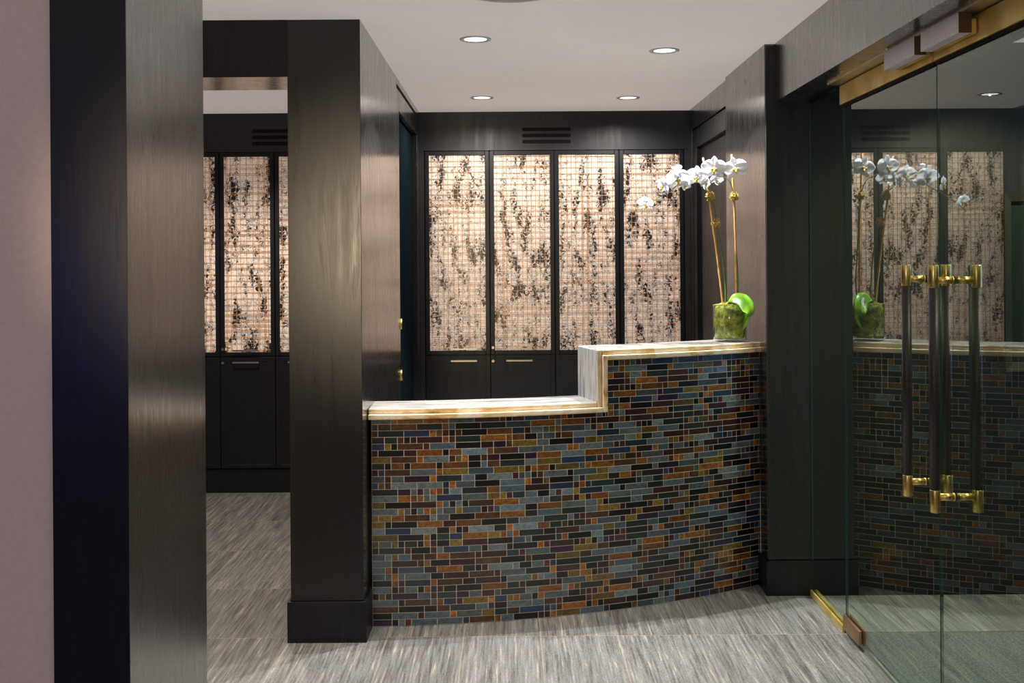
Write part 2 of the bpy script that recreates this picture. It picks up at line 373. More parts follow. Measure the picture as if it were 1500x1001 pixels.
struct('trim_1', w, M['wood_brown'], 'dark wood header beam over the side passage', 'beam', front=M['wood'])
# recessed door in left wall
d = MB(); d.box(-0.638, -0.622, 5.445, 6.45, 0.005, 2.27)
do = d.build('door_1', M['teal'], bevel=0.003); tag(do, 'dark blue-black door recessed in the left panelled wall', 'door', kind='structure')
for z in (0.857, 1.127):
    h = MB(); h.box(-0.62, -0.588, 5.425, 5.434, z, z+0.057); h.tube([(-0.588, 5.437, z), (-0.588, 5.437, z+0.057)], 0.006, 10)
    h.build('hinge', M['brass'], do)
# foreground column + pink wall
w = MB(); w.box(-1.079, -0.90, 2.412, 3.017, 0, CEIL)
struct('trim_2', w, M['wood_column'], 'wide dark wood column in the left foreground', 'column', bevel=0.002, front=M['wood'])
w = MB(); w.box(-2.6, -1.079, 2.43, 2.60, 0, CEIL)
struct('wall_pink', w, M['pink'], 'pinkish plaster wall at the far left edge', 'wall')
# right side wall behind the desk
w = MB(); w.box(1.125, 1.30, 4.57, 5.405, 0, CEIL); w.box(1.145, 1.30, 5.408, YB, 2.303, CEIL)
w.box(1.20, 1.30, 5.408, YB, 0, 2.303); w.box(1.145, 1.30, 6.53, YB, 0, 2.303)
struct('wall_right', w, M['wood_brown'], 'dark brown wood panelled wall right of the desk', 'wall', bevel=0.0015)
d = MB(); y0, y1 = 5.412, 6.526
d.box(1.15, 1.19, y0, y0+0.11, 0.005, 2.296); d.box(1.15, 1.19, y1-0.11, y1, 0.005, 2.296)
d.box(1.15, 1.19, y0+0.11, y1-0.11, 2.18, 2.296); d.box(1.15, 1.19, y0+0.11, y1-0.11, 0.005, 0.20)
do2 = d.build('door_2', M['cab'], bevel=0.004); tag(do2, 'dark panelled door in the right wall behind the orchid', 'door', kind='structure')
d = MB(); d.box(1.178, 1.188, y0+0.11, y1-0.11, 0.20, 2.18); d.box(1.168, 1.186, y0+0.20, y1-0.20, 0.30, 2.08)
d.build('door_panel', M['cab'], do2, bevel=0.006)
# wall facing the camera, beyond the glass
w = MB(); w.box(1.125, 3.6, 4.571, 4.75, 0, CEIL)
w.bm.free(); w = MB(); w.box(1.301, 3.6, 4.571, 4.75, 0, CEIL); w.box(1.127, 1.301, 4.558, 4.5705, 0.158, CEIL-0.01)
w.box(1.301, 3.6, 4.558, 4.5705, 0.158, CEIL-0.01)
struct('wall_front', w, M['wood_grain'], 'black oak wall with cathedral grain behind the glass doors', 'wall')
w = MB(); w.box(1.113, 3.6, 4.546, 4.569, 0, 0.150); w.box(1.113, 1.1245, 4.569, 4.70, 0, 0.150); w.box(1.1245, 3.6, 4.5485, 4.56, 0.150, 0.1535)
struct('baseboard_right', w, M['wood'], 'black baseboard under the oak wall', 'baseboard', bevel=0.002)
# bulkhead above glass doors
w = MB(); w.box(1.17, 1.62, -2.2, 4.557, 2.184, CEIL)
struct('trim_3', w, M['wood_column'], 'dark wood bulkhead above the glass doors', 'bulkhead')
w = MB(); w.box(1.255, 1.345, -2.2, 4.09, 2.176, 2.184)
struct('trim_4', w, M['champagne'], 'champagne metal strip under the bulkhead', 'trim')
# enclosing walls out of view
struct('wall_rear', MB().box(-3.4, 3.6, -2.3, -2.2, 0, CEIL), M['rear'], 'plain wall behind the viewer', 'wall')
struct('wall_outer_left', MB().box(-3.5, -3.4, -2.3, 7.0, 0, CEIL), M['rear'], 'plain wall of the side passage', 'wall')
struct('wall_outer_right', MB().box(3.6, 3.7, -2.3, 4.75, 0, CEIL), M['rear'], 'plain wall of the entrance vestibule', 'wall')

# carpet mat
w = MB(); w.box(1.345, 3.59, -2.1, 4.085, 0.0005, 0.008)
tag(w.build('entrance_mat', M['carpet']), 'grey-green carpet on the floor behind the glass doors', 'carpet')
# framed panel on oak wall
fx0, fx1, fz0, fz1, fy = 2.165, 2.86, 0.985, 1.768, 4.557
fr = empty('framed_panel', 'dark wood framed glass panel mounted on the oak wall at right edge', 'wall panel', ((fx0+fx1)/2, fy, fz0))
w = MB(); ox, oz = (fx0+fx1)/2, fz0
def frame_ring(mb, x0, x1, z0, z1, wd, ya, yb):
    # mitred frame, outer lip ya deep, inner lip yb deep (y towards viewer is negative)
    O = [(x0, z0), (x1, z0), (x1, z1), (x0, z1)]; I = [(x0+wd, z0+wd), (x1-wd, z0+wd), (x1-wd, z1-wd), (x0+wd, z1-wd)]
    vb = [mb.bm.verts.new((x, 0, z)) for x, z in O]; vo = [mb.bm.verts.new((x, ya, z)) for x, z in O]
    vi = [mb.bm.verts.new((x, yb, z)) for x, z in I]; vib = [mb.bm.verts.new((x, 0, z)) for x, z in I]
    for k in range(4):
        j = (k+1) % 4
        mb.bm.faces.new((vb[k], vb[j], vo[j], vo[k])); mb.bm.faces.new((vo[k], vo[j], vi[j], vi[k])); mb.bm.faces.new((vi[k], vi[j], vib[j], vib[k])); mb.bm.faces.new((vib[k], vib[j], vb[j], vb[k]))
frame_ring(w, fx0-ox, fx1-ox, 0, fz1-fz0, 0.034, -0.030, -0.018)
w.build('frame', simple('olive_frame', (0.040, 0.040, 0.022), 0.65, spec=0.2), fr)
w = MB(); frame_ring(w, fx0-ox+0.034, fx1-ox-0.034, 0.034, fz1-fz0-0.034, 0.006, -0.010, -0.006); w.build('inner_lip', M['cab_edge'], fr)
w = MB(); w.box(fx0-ox+0.034, fx1-ox-0.034, -0.004, -0.001, 0.034, fz1-fz0-0.034); w.build('pane', simple('smoked_pane', (0.02, 0.03, 0.026), 0.12), fr)

# ------------------------------------------------------------------ cabinets
def lattice_mesh(wd, ht, seed):
    rnd = random.Random(seed); mb = MB(); t = 0.0014
    x = 0.012 + rnd.uniform(0, 0.012)
    while x < wd-0.006:
        mb.box(x-t, x+t, -0.004, -0.001, 0, ht)
        if rnd.random() < 0.22: mb.box(x+0.008-t, x+0.008+t, -0.004, -0.001, 0, ht) if x+0.012 < wd else None
        x += rnd.uniform(0.026, 0.042)
    z = 0.014
    while z < ht-0.006:
        mb.box(0, wd, -0.0065, -0.004, z-t, z+t)
        if rnd.random() < 0.2 and z+0.012 < ht: mb.box(0, wd, -0.0065, -0.004, z+0.009-t, z+0.009+t)
        z += rnd.uniform(0.031, 0.045)
    return mb
def handle(parent, x, z, grip_proj=0.028):
    hm = MB(); hm.box(x-0.084, x+0.084, -grip_proj, -grip_proj+0.006, z-0.005, z+0.005)
    for s_ in (-1, 1): hm.tube([(x+s_*0.078, -grip_proj+0.003, z), (x+s_*0.078, -0.0005, z)], 0.004, 8)
    return hm.build('handle', M['steel'], parent)
def lock(parent, x, z):
    lm = MB(); lm.tube([(x, -0.0005, z), (x, -0.006, z)], 0.009, 14); lm.box(x-0.0012, x+0.0012, -0.0068, -0.0058, z-0.005, z+0.005)
    return lm.build('lock', M['steel'], parent)
def cabinet(x0, wd, label, group, hx, has_lock, seed):
    g = 0.002; root = empty('storage_cabinet', label, 'cabinet', (x0, YB, 0), group)
    c = MB(); c.box(0.0005, wd-0.0005, 0.022, 0.32, 0.155, 2.190); c.box(0.0005, wd-0.0005, 0.012, 0.31, 0.0, 0.150)
    c.build('carcass', M['cab'], root)
    ud = MB(); st = 0.029; z0, z1 = 0.880, 2.189
    ud.box(g, st, 0, 0.020, z0, z1); ud.box(wd-st, wd-g, 0, 0.020, z0, z1); ud.box(st, wd-st, 0, 0.020, z0, 0.906); ud.box(st, wd-st, 0, 0.020, 2.162, z1)
    o = ud.build('upper_door', M['cab'], root, bevel=0.0025)
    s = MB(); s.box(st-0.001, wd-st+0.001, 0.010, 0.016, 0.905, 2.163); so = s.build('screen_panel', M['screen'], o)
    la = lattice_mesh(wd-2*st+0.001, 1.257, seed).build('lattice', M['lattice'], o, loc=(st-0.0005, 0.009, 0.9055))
    handle(o, hx, 0.918)
    ld = MB(); z0, z1 = 0.160, 0.874
    ld.box(g, st, 0, 0.020, z0, z1); ld.box(wd-st, wd-g, 0, 0.020, z0, z1); ld.box(st, wd-st, 0, 0.020, z0, z0+0.022); ld.box(st, wd-st, 0, 0.020, z1-0.022, z1)
    ld.box(st, wd-st, 0.004, 0.018, z0+0.022, z1-0.022)
    o2 = ld.build('lower_door', M['cab'], root, bevel=0.0015)
    e = MB(); e.box(st, wd-st, 0.0005, 0.0035, z1-0.0245, z1-0.022); e.box(st, wd-st, 0.0005, 0.0035, z0+0.022, z0+0.0245)
    e.box(st, st+0.0015, 0.0008, 0.0035, z0+0.022, z1-0.022); e.box(wd-st-0.0015, wd-st, 0.0008, 0.0035, z0+0.022, z1-0.022)
    e.build('bead', M['cab_edge'], o2)
    handle(o2, hx, 0.842)
    if has_lock: lock(o, 0.016, 0.925); lock(o2, 0.016, 0.838)
    return root
G1 = 'lattice-front cabinets behind the desk'
names = ['leftmost of the four lattice-front black cabinets behind the desk', 'second of the four lattice-front cabinets behind the desk, with key locks',
         'third of the four lattice-front cabinets, behind the step of the desk top', 'rightmost of the four lattice-front cabinets, partly behind the white orchid']
for k in range(4):
    cabinet(-0.559+0.417*k, 0.417, names[k], G1, (0.247 if k % 2 == 0 else 0.185), k in (1, 3), 11+k)
G2 = 'narrow lattice-front cabinets in the side passage'
names = ['narrow lattice cabinet in side passage, mostly hidden by the foreground column', 'narrow lattice cabinet in side passage fully visible between column and pillar',
         'narrow lattice cabinet in side passage, cut off by the square pillar']
for k in range(3):
    cabinet(-2.232+0.354*k, 0.354, names[k], G2, 0.169, k in (1,), 31+k)

# vents
def vent(x0, label):
    root = empty('air_vent', label, 'vent', (x0, YB, 2.234), 'slotted vents above the lattice cabinets')
    for z in (0.0, 0.040, 0.080):
        s = MB(); r = 0.0115
        pts = []
        for k in range(9): a = PI/2+PI*k/8; pts.append((r+r*math.cos(a), r+r*math.sin(a)))
        for k in range(9): a = -PI/2+PI*k/8; pts.append((0.313-r+r*math.cos(a), r+r*math.sin(a)))
        f0 = [s.bm.verts.new((p[0], -0.0008, z+p[1])) for p in pts]; f1 = [s.bm.verts.new((p[0], 0.0, z+p[1])) for p in pts]
        s.bm.faces.new(f0)
        for k in range(len(pts)): s.bm.faces.new((f0[k], f0[(k+1) % len(pts)], f1[(k+1) % len(pts)], f1[k]))
        so = s.build('slot', M['black'], root)
        fn = MB()
        for k in range(1, 20): fn.box(k*0.0156-0.001, k*0.0156+0.001, -0.0018, -0.0008, z+0.003, z+0.020)
        fn.build('fins', M['cab'], so)
vent(0.070, 'three-slot black air vent above the second and third lattice cabinets')
vent(-1.666, 'three-slot black air vent in the side passage above narrow cabinets')
s = MB(); s.box(-0.5905, -0.5892, 5.33, 6.52, 2.384, 2.400); s.box(-0.5895, -0.588, 5.32, 6.52, 2.400, 2.403)
tag(s.build('slot_diffuser', M['black']), 'long black linear air slot near the ceiling on the left wall', 'vent')

# ------------------------------------------------------------------ reception desk (curved)
XS = [-.589,-.373,-.150,.018,.112,.418,.734,.898,1.013,1.126]; YS = [4.196,4.215,4.231,4.262,4.290,4.372,4.497,4.576,4.641,4.703]
best = None
for i in range(60):
    R = 2.0+i*0.08
    for j in range(60):
        xc = -1.6+j*0.03
        try: ds = [y-(-math.sqrt(R*R-(x-xc)**2)) for x, y in zip(XS, YS)]
        except ValueError: continue
        yc = sum(ds)/len(ds); e = sum((q-yc)**2 for q in ds)
        if best is None or e < best[0]: best = (e, R, xc, yc)
_, R0, XC, YC = best
print('desk arc', best)
aL = math.asin((-0.5775-XC)/R0); aR = math.asin((1.1238-XC)/R0)
SL = R0*(aR-aL)
def dp(s, n, z):
    a = aL+s/R0; r = R0+n
    return (XC+r*math.sin(a), YC-r*math.cos(a), z)
def s_of_x(x): return R0*(math.asin((x-XC)/R0)-aL)
sM = s_of_x(0.392)       # inner edge of step
LOWT, HIGHT, TH = 0.891, 1.110, 0.022
def swept(mb, s0, s1, z0, z1, n0, n1, seg, uvs=None, mi=0, vertical=False):
    bm = mb.bm; uvl = bm.loops.layers.uv.verify(); rows = []
    for k in range(seg+1):
        s = s0+(s1-s0)*k/seg
        rows.append(([bm.verts.new(dp(s, n1, z0)), bm.verts.new(dp(s, n0, z0)), bm.verts.new(dp(s, n0, z1)), bm.verts.new(dp(s, n1, z1))], s))
    P4 = [(n1, z0), (n0, z0), (n0, z1), (n1, z1)]
    def setuv(f, co):
        for l, c in zip(f.loops, co): l[uvl].uv = c
    for (a, sa), (b_, sb) in zip(rows, rows[1:]):
        for k in range(4):
            j = (k+1) % 4
            f = bm.faces.new((a[k], a[j], b_[j], b_[k]))
            front = (k == 3) ; # n1 side (front) between idx3 and idx0
            f.material_index = 1 if front else 0
            u = (P4[k][0]+P4[k][1]*0.7); u2 = (P4[j][0]+P4[j][1]*0.7)
            if vertical: setuv(f, ((P4[k][1], P4[k][0]+sa), (P4[j][1], P4[j][0]+sa), (P4[j][1], P4[j][0]+sb), (P4[k][1], P4[k][0]+sb)))
            else: setuv(f, ((sa, u), (sa, u2), (sb, u2), (sb, u)))
    for r_, rev in ((rows[0][0], True), (rows[-1][0], False)):
        vs = list(reversed(r_)) if rev else r_
        pp = list(reversed(P4)) if rev else P4
        f = bm.faces.new(vs); f.material_index = 0
        setuv(f, [(q[1], q[0]) for q in pp])
# desk body: grout core
desk = empty('reception_desk', 'curved reception desk clad in iridescent brown, blue and black mosaic tiles', 'desk', (0.3, 4.5, 0))
def child_world(o, parent):
    o.parent = parent; o.matrix_parent_inverse = Matrix.Translation(-parent.location)
b1 = MB(); swept(b1, 0.0, sM-0.044+0.044, 0.001, LOWT-2*TH-0.001, -0.19, 0, 30); swept(b1, sM, SL, 0.001, HIGHT-2*TH-0.001, -0.19, 0, 24)
o = b1.build('desk_body', [M['grout'], M['grout']]); child_world(o, desk)
PAL = [((0.28, 0.335, 0.365), 4.8), ((0.36, 0.41, 0.42), 3.4), ((0.020, 0.022, 0.024), 4.6), ((0.46, 0.275, 0.085), 3.0), ((0.25, 0.155, 0.095), 2.6), ((0.19, 0.075, 0.080), 1.5),
       ((0.15, 0.075, 0.17), 0.9), ((0.11, 0.155, 0.15), 2.4), ((0.40, 0.32, 0.11), 1.4), ((0.12, 0.19, 0.29), 1.0)]
PALS = [((0.50, 0.30, 0.085), 3.2), ((0.27, 0.125, 0.070), 3.0), ((0.020, 0.022, 0.024), 2.6), ((0.31, 0.36, 0.39), 2.5), ((0.22, 0.075, 0.12), 1.5), ((0.42, 0.33, 0.11), 1.5), ((0.12, 0.18, 0.27), 1.2)]
def pick(p, rnd):
    t = rnd.random()*sum(w_ for _, w_ in p)
    for c, w_ in p:
        t -= w_
        if t <= 0: return c
    return p[0][0]
bt = bmesh.new(); cl = bt.loops.layers.color.new('tile'); rnd = random.Random(5)
c_ = 0.02625; rp = 0.02655; gr = 0.00125; nrow = 41
ztop_hi = HIGHT-2*TH-0.002; ztop_lo = LOWT-2*TH-0.002
def add_tile(s0, s1, z0, z1, col):
    if s1-s0 < 0.004 or z1-z0 < 0.004: return
    e = 0.0007; tx = rnd.uniform(-1, 1)*0.00035; tz = rnd.uniform(-1, 1)*0.00035
    base = [(s0, z0), (s1, z0), (s1, z1), (s0, z1)]
    vb = [bt.verts.new(dp(s, 0.0, z)) for s, z in base]
    tp = [(s0+e, z0+e, -tx-tz), (s1-e, z0+e, tx-tz), (s1-e, z1-e, tx+tz), (s0+e, z1-e, -tx+tz)]
    vt = [bt.verts.new(dp(s, 0.0015+d_, z)) for s, z, d_ in tp]
    fs = [bt.faces.new(vt)]
    for k in range(4): fs.append(bt.faces.new((vb[k], vb[(k+1) % 4], vt[(k+1) % 4], vt[k])))
    for f in fs:
        for l in f.loops: l[cl] = (*col, 1)
ncell = int(SL/c_)+1
for r_ in range(nrow):
    z0 = 0.002+r_*rp; z1 = z0+rp
    k = 0; jog = rnd.choice((0, 1, 2, 3)); prev = None
    first = True
    while k < ncell:
        w_ = rnd.choices((1, 2, 4, 3), (0.40, 0.22, 0.36, 0.02))[0]
        if first: w_ = jog+1; first = False
        s0 = k*c_; s1 = min((k+w_)*c_, SL)
        col = pick(PALS if w_ == 1 else PAL, rnd)
        if col == prev: col = pick(PAL, rnd)
        prev = col; j = rnd.uniform(0.8, 1.25); col = tuple(q*j for q in col)
        k += w_
        if z0 > ztop_lo-0.004:
            s0 = max(s0, sM+0.001); zt = ztop_hi
        else: zt = ztop_lo if s1 <= sM+0.001 else ztop_hi
        if z0 <= ztop_lo-0.004 and zt == ztop_hi and s0 < sM and z1 > ztop_lo: 
            add_tile(s0+gr, sM-gr, z0+gr, min(z1, ztop_lo)-gr, col); s0 = sM
        if s1-s0 > 0.003 and z0 < zt-0.004: add_tile(s0+gr, s1-gr, z0+gr, min(z1, zt)-gr, col)
bmesh.ops.recalc_face_normals(bt, faces=bt.faces)
me = bpy.data.meshes.new('mosaic_tiles'); bt.to_mesh(me); bt.free(); me.materials.append(M['tile'])
o = bpy.data.objects.new('mosaic_tiles', me); COL.objects.link(o); child_world(o, desk)
# marble top
top = empty('stepped_countertop', 'stepped honey and grey striped marble top on the mosaic desk', 'countertop', (0.3, 4.5, LOWT))
nb = -0.215
m1 = MB(); sA = sM-2*TH
swept(m1, -0.011, sA, LOWT-TH, LOWT, nb, 0.016, 30)
swept(m1, sA, sA+TH, LOWT-TH, HIGHT, nb, 0.016, 1, vertical=True)
swept(m1, sA+TH, SL, HIGHT-TH, HIGHT, nb, 0.016, 24)
o = m1.build('slab', [M['marble_top'], M['marble_edge']], bevel=0.005, seg=3); child_world(o, top)
m2 = MB()
swept(m2, -0.011, sA+TH, LOWT-2*TH, LOWT-TH, nb+0.01, 0.030, 30)
swept(m2, sA+TH, sM, LOWT-2*TH, HIGHT-TH, nb+0.01, 0.030, 1, vertical=True)
swept(m2, sM, SL, HIGHT-2*TH, HIGHT-TH, nb+0.01, 0.030, 24)
o = m2.build('edge_band', [M['marble_edge'], M['marble_edge']], bevel=0.005, seg=3); child_world(o, top)

# ------------------------------------------------------------------ glass doors
GX = 1.32
def pane(name, parent, y0, y1, z0, z1, lx=0.0, ly=0.0):
    p = MB(); p.box(GX-0.004-lx, GX+0.004-lx, y0-ly, y1-ly, z0, z1)
    bm = p.bm; bm.faces.ensure_lookup_table()
    for f in bm.faces:
        f.normal_update()
        if abs(f.normal.x) < 0.5: f.material_index = 1
    return p.build(name, [M['glass'], M['glass_edge']], parent)
sl = empty('glass_sidelight', 'fixed glass sidelight pane beside the oak wall, in a brass floor channel', 'glass panel', (GX, 4.33, 0))
pane('pane', sl, 4.094, 4.555, 0.006, 2.176, GX, 4.33)
b_ = MB(); b_.box(-0.016, -0.007, 4.10-4.33, 4.545-4.33, 0.0005, 0.028); b_.box(0.007, 0.016, 4.10-4.33, 4.545-4.33, 0.0005, 0.028)
b_.build('floor_channel', M['brass_rail'], sl, bevel=0.001)
b_ = MB(); b_.box(-0.012, -0.0065, -0.20, 0.19, 2.166, 2.1755); b_.build('top_channel', M['cab'], sl)
def glass_door(y0, y1, label, hinge_far, hy):
    root = empty('glass_door', label, 'door', (GX, (y0+y1)/2, 0), 'pair of glass entrance doors'); yc = (y0+y1)/2
    pane('glass_panel', root, y0, y1, 0.012, 2.104, GX, yc)
    r = MB(); r.box(-0.017, 0.017, y0-yc+0.002, y1-yc+0.003 if hinge_far else y1-yc-0.002, 2.098, 2.172)
    ra = r.build('top_rail', M['brass_rail'], root, bevel=0.0015)
    g = MB(); g.box(-0.010, -0.0065, y0-yc+0.002, y1-yc-0.002, 2.086, 2.098); g.box(0.0065, 0.010, y0-yc+0.002, y1-yc-0.002, 2.086, 2.098); g.build('gasket', M['black'], root)
    if hinge_far:
        p = MB()
        for a, b2 in ((-0.019, -0.0065), (0.0065, 0.019)): p.box(a, b2, y1-yc-0.185, y1-yc+0.001, 0.020, 0.078)
        p.build('patch_fitting', M['brass_patch'], root, bevel=0.0025)
    # one pull handle on each face
    for sx in (-1, 1):
        x = sx*0.064; y = hy-yc; R_ = 0.0155
        grip = MB().tube([(x, y, 0.800), (x, y, 1.402)], R_-0.0006, 28).build('pull_handle', M['leather'], root)
        for za, zb in ((0.733, 0.800), (1.402, 1.469)):
            q = MB().tube([(x, y, za), (x, y, zb)], R_, 32); q.build('brass_sleeve', M['brass'], grip, bevel=0.0012)
        for z in (0.778, 1.424):
            q = MB().tube([(x-sx*0.012, y, z), (sx*0.0064, y, z)], 0.0105, 20); q.tube([(sx*0.0105, y, z), (sx*0.0064, y, z)], 0.0120, 20)
            q.build('standoff', M['brass_h'], grip)
            q = MB().tube([(x-sx*0.040, y-0.0100, z+0.001), (x-sx*0.040, y-0.0113, z+0.001)], 0.0018, 10); q.build('set_screw', M['black'], grip)
    return root
M['brass_patch'] = brass('rosy_brass', (0.42, 0.24, 0.13), (0.58, 0.36, 0.20), 0.42)
M['brass_h'] = simple('satin_brass_bar', (0.88, 0.62, 0.19), 0.33, 1.0)
glass_door(3.187, 4.086, 'farther of the two glass entrance doors, with brass floor patch', True, 3.285)
glass_door(2.26, 3.180, 'nearer of the two glass entrance doors, cut by the right edge', False, 3.072)
def maglock(y0, y1, label):
    root = empty('door_magnet_housing', label, 'door closer', (1.2465, y0, 2.118), 'metal magnet housings above the glass doors')
    l = y1-y0
    MB().box(0, 0.036, 0.003, l, 0, 0.058).build('housing', M['alu'], root, bevel=0.001)
    MB().box(0.0, 0.036, 0, 0.003, 0, 0.058).build('end_cap', M['bronze'], root)
    MB().box(0.038, 0.052, 0.008, l-0.005, 0.000, 0.040).build('strike_plate', M['brass_rail'], root)
    MB().box(0.036, 0.038, 0.008, l-0.005, 0.004, 0.040).build('gap', M['black'], root)
maglock(3.18, 3.443, 'silver metal housing above the farther glass door')
maglock(2.865, 3.135, 'silver metal housing above the nearer glass door')

# ------------------------------------------------------------------ orchid
def at(x, y, Y):
    u = x-750; v = y-378; u0 = u-0.007*v; v0 = v+0.007*u
    return Vector((u0*Y/1510, Y, H-v0*Y/1510))
VX, VY, VZ = 0.999, 4.738, HIGHT
vase = empty('glass_vase', 'clear glass cylinder vase packed with moss on the high marble top', 'vase', (VX, VY, VZ))
g = MB(); g.lathe([(0.0, 0.0), (0.070, 0.0), (0.0745, 0.004), (0.075, 0.166), (0.0735, 0.168), (0.072, 0.166), (0.0715, 0.010), (0.0, 0.009)], 48)
g.build('glass_cylinder', M['vase'], vase)
g = MB(); 
prof = [(0.0, 0.012), (0.05, 0.012), (0.066, 0.02)] + [(0.0695, 0.02+0.02*k) for k in range(1, 7)] + [(0.068, 0.150), (0.060, 0.163), (0.042, 0.172), (0.02, 0.177), (0.0, 0.178)]
g.lathe(prof, 64)
mr = random.Random(3)
for v in g.bm.verts:
    d = 0.002*mr.uniform(-1.2, 0.3); v.co.x *= 1+d*12; v.co.y *= 1+d*12
    if v.co.z > 0.14: v.co.z += mr.uniform(-0.003, 0.004)
g.build('moss', M['moss'], vase)
g = MB()
for k in range(150):
    a = mr.uniform(0, 2*PI); r = 0.063*math.sqrt(mr.random()); p = Vector((r*math.cos(a), r*math.sin(a), 0.164+0.012*(1-r/0.063)))
    b2 = mr.uniform(0, 2*PI); q = p+Vector((math.cos(b2), math.sin(b2), 0))*0.012+Vector((0, 0, 0.004)); e2 = q+Vector((math.cos(b2+1), math.sin(b2+1), -0.3))*0.010
    g.tube([p, q, e2], 0.0009, 4)
g.build('dry_moss', M['moss_dry'], vase)

orch = empty('orchid', 'white moth orchid with two arching flower stems tied to bamboo stakes', 'orchid', (VX, VY, VZ+0.17))
OB = orch.location.copy()
def oc(o): child_world(o, orch); return o
# stakes
s1a, s1b = at(1061, 446, 4.73), at(1030.5, 231, 4.73); s2a, s2b = at(1078, 436, 4.75), at(1072.5, 226, 4.75)
for (a, b2) in ((s1a-Vector((0, 0, 0.07)), s1b), (s2a-Vector((0, 0, 0.07)), s2b)):
    t = MB(); n = 24; pts = []; rr = []
    wob = mr.uniform(-1, 1)
    for k in range(n+1):
        f = k/n; p = a.lerp(b2, f); p.x += 0.006*math.sin(f*PI*1.2)*wob
        pts.append(p); rr.append(0.0050-0.0010*f+(0.0012 if k in (7, 13, 19) else 0))
    t.tube(pts, rr, 10); oc(t.build('stake', M['bamboo']))
def spline(pts, n=10):
    pts = [Vector(p) for p in pts]; out = []
    P = [pts[0]*2-pts[1]]+pts+[pts[-1]*2-pts[-2]]
    for i in range(1, len(P)-2):
        for k in range(n):
            t = k/n; a, b2, c, d = P[i-1], P[i], P[i+1], P[i+2]
            out.append(0.5*((2*b2)+(-a+c)*t+(2*a-5*b2+4*c-d)*t*t+(-a+3*b2-3*c+d)*t**3))
    out.append(pts[-1]); return out
def stem(pp, r0, r1, name='stem'):
    pts = spline([at(*p) for p in pp]); n = len(pts)
    oc(MB().tube(pts, [r0+(r1-r0)*k/(n-1) for k in range(n)], 8).build(name, M['stem']))
stem([(1062, 452, 4.745), (1062.5, 420, 4.745), (1058, 372, 4.745), (1051, 335, 4.74), (1047, 308, 4.735), (1040, 287, 4.735), (1035, 279, 4.725), (1022, 267, 4.71), (1008, 264, 4.70), (997, 267, 4.69), (985, 277, 4.68), (970, 286, 4.67), (957, 295, 4.66), (946, 305, 4.655), (938.5, 314, 4.65)], 0.0032, 0.0016)
stem([(1080, 446, 4.76), (1081, 410, 4.765), (1077.5, 350, 4.76), (1077, 310, 4.755), (1074, 282, 4.745), (1070, 268, 4.735), (1064, 262, 4.73), (1052, 256, 4.72), (1030, 253, 4.70), (1008, 256, 4.69), (994, 254, 4.685), (985, 246, 4.68)], 0.0030, 0.0013)
# moss balls
def ball(x, y, Y, rad):
    bm = bmesh.new(); bmesh.ops.create_icosphere(bm, subdivisions=3, radius=rad)
    for v in bm.verts: v.co *= 1+mr.uniform(-0.24, 0.2)
    c = at(x, y, Y)
    for v in bm.verts: v.co += c
    m_ = MB(); m_.bm.free(); m_.bm = bm
    for k in range(60):
        d = Vector((mr.gauss(0, 1), mr.gauss(0, 1), mr.gauss(0, 1))).normalized(); p = c+d*rad*0.85; e2 = d.cross(Vector((0, 0, 1))).normalized()*0.008
        m_.tube([p, p+d*0.008+e2*0.5, p+d*0.005+e2], 0.0011, 4)
    oc(m_.build('moss_ball', M['moss_dry']))
ball(1040.5, 288, 4.733, 0.0195); ball(1049.3, 327, 4.735, 0.0195); ball(1075.5, 288, 4.75, 0.0185)
# leaves
def leaf(ctrl, widths, side, name='leaf', fold=0.25):
    cs = spline(ctrl, 6); n = len(cs); bm = bmesh.new(); rows = []
    side = Vector(side).normalized()
    for i, p in enumerate(cs):
        f = i/(n-1); j = f*(len(widths)-1); a = int(min(j, len(widths)-2)); wd = widths[a]+(widths[a+1]-widths[a])*(j-a)
        t = (cs[min(i+1, n-1)]-cs[max(i-1, 0)]).normalized(); s_ = (side-t*side.dot(t)).normalized(); nn = s_.cross(t).normalized()
        row = []
        for q in (-1, -0.8, -0.5, -0.2, 0, 0.2, 0.5, 0.8, 1):
            row.append(bm.verts.new(p+s_*wd*q+nn*wd*fold*(abs(q)**1.4)))
        rows.append(row)
    for a, b2 in zip(rows, rows[1:]):
        for k in range(8): f = bm.faces.new((a[k], a[k+1], b2[k+1], b2[k])); f.smooth = True
    m_ = MB(); m_.bm.free(); m_.bm = bm; o = m_.build(name, M['leaf'], recalc=False)
    md = o.modifiers.new('solid', 'SOLIDIFY'); md.thickness = 0.0018
    return oc(o)
leaf([at(1067, 449, 4.735), at(1068, 440, 4.715), at(1075, 436, 4.70), at(1086, 438, 4.675), at(1094, 447, 4.65), at(1097, 458, 4.635), at(1093, 468, 4.63)],
     [0.008, 0.020, 0.028, 0.032, 0.033, 0.026, 0.003], (0.55, 0.35, 0.75), fold=0.22)
leaf([at(1076, 452, 4.72), at(1087, 452, 4.70), at(1093, 462, 4.69), at(1091, 474, 4.685), at(1087, 485, 4.68)],
     [0.006, 0.015, 0.017, 0.013, 0.001], (0.8, -0.5, 0.3), fold=0.35)
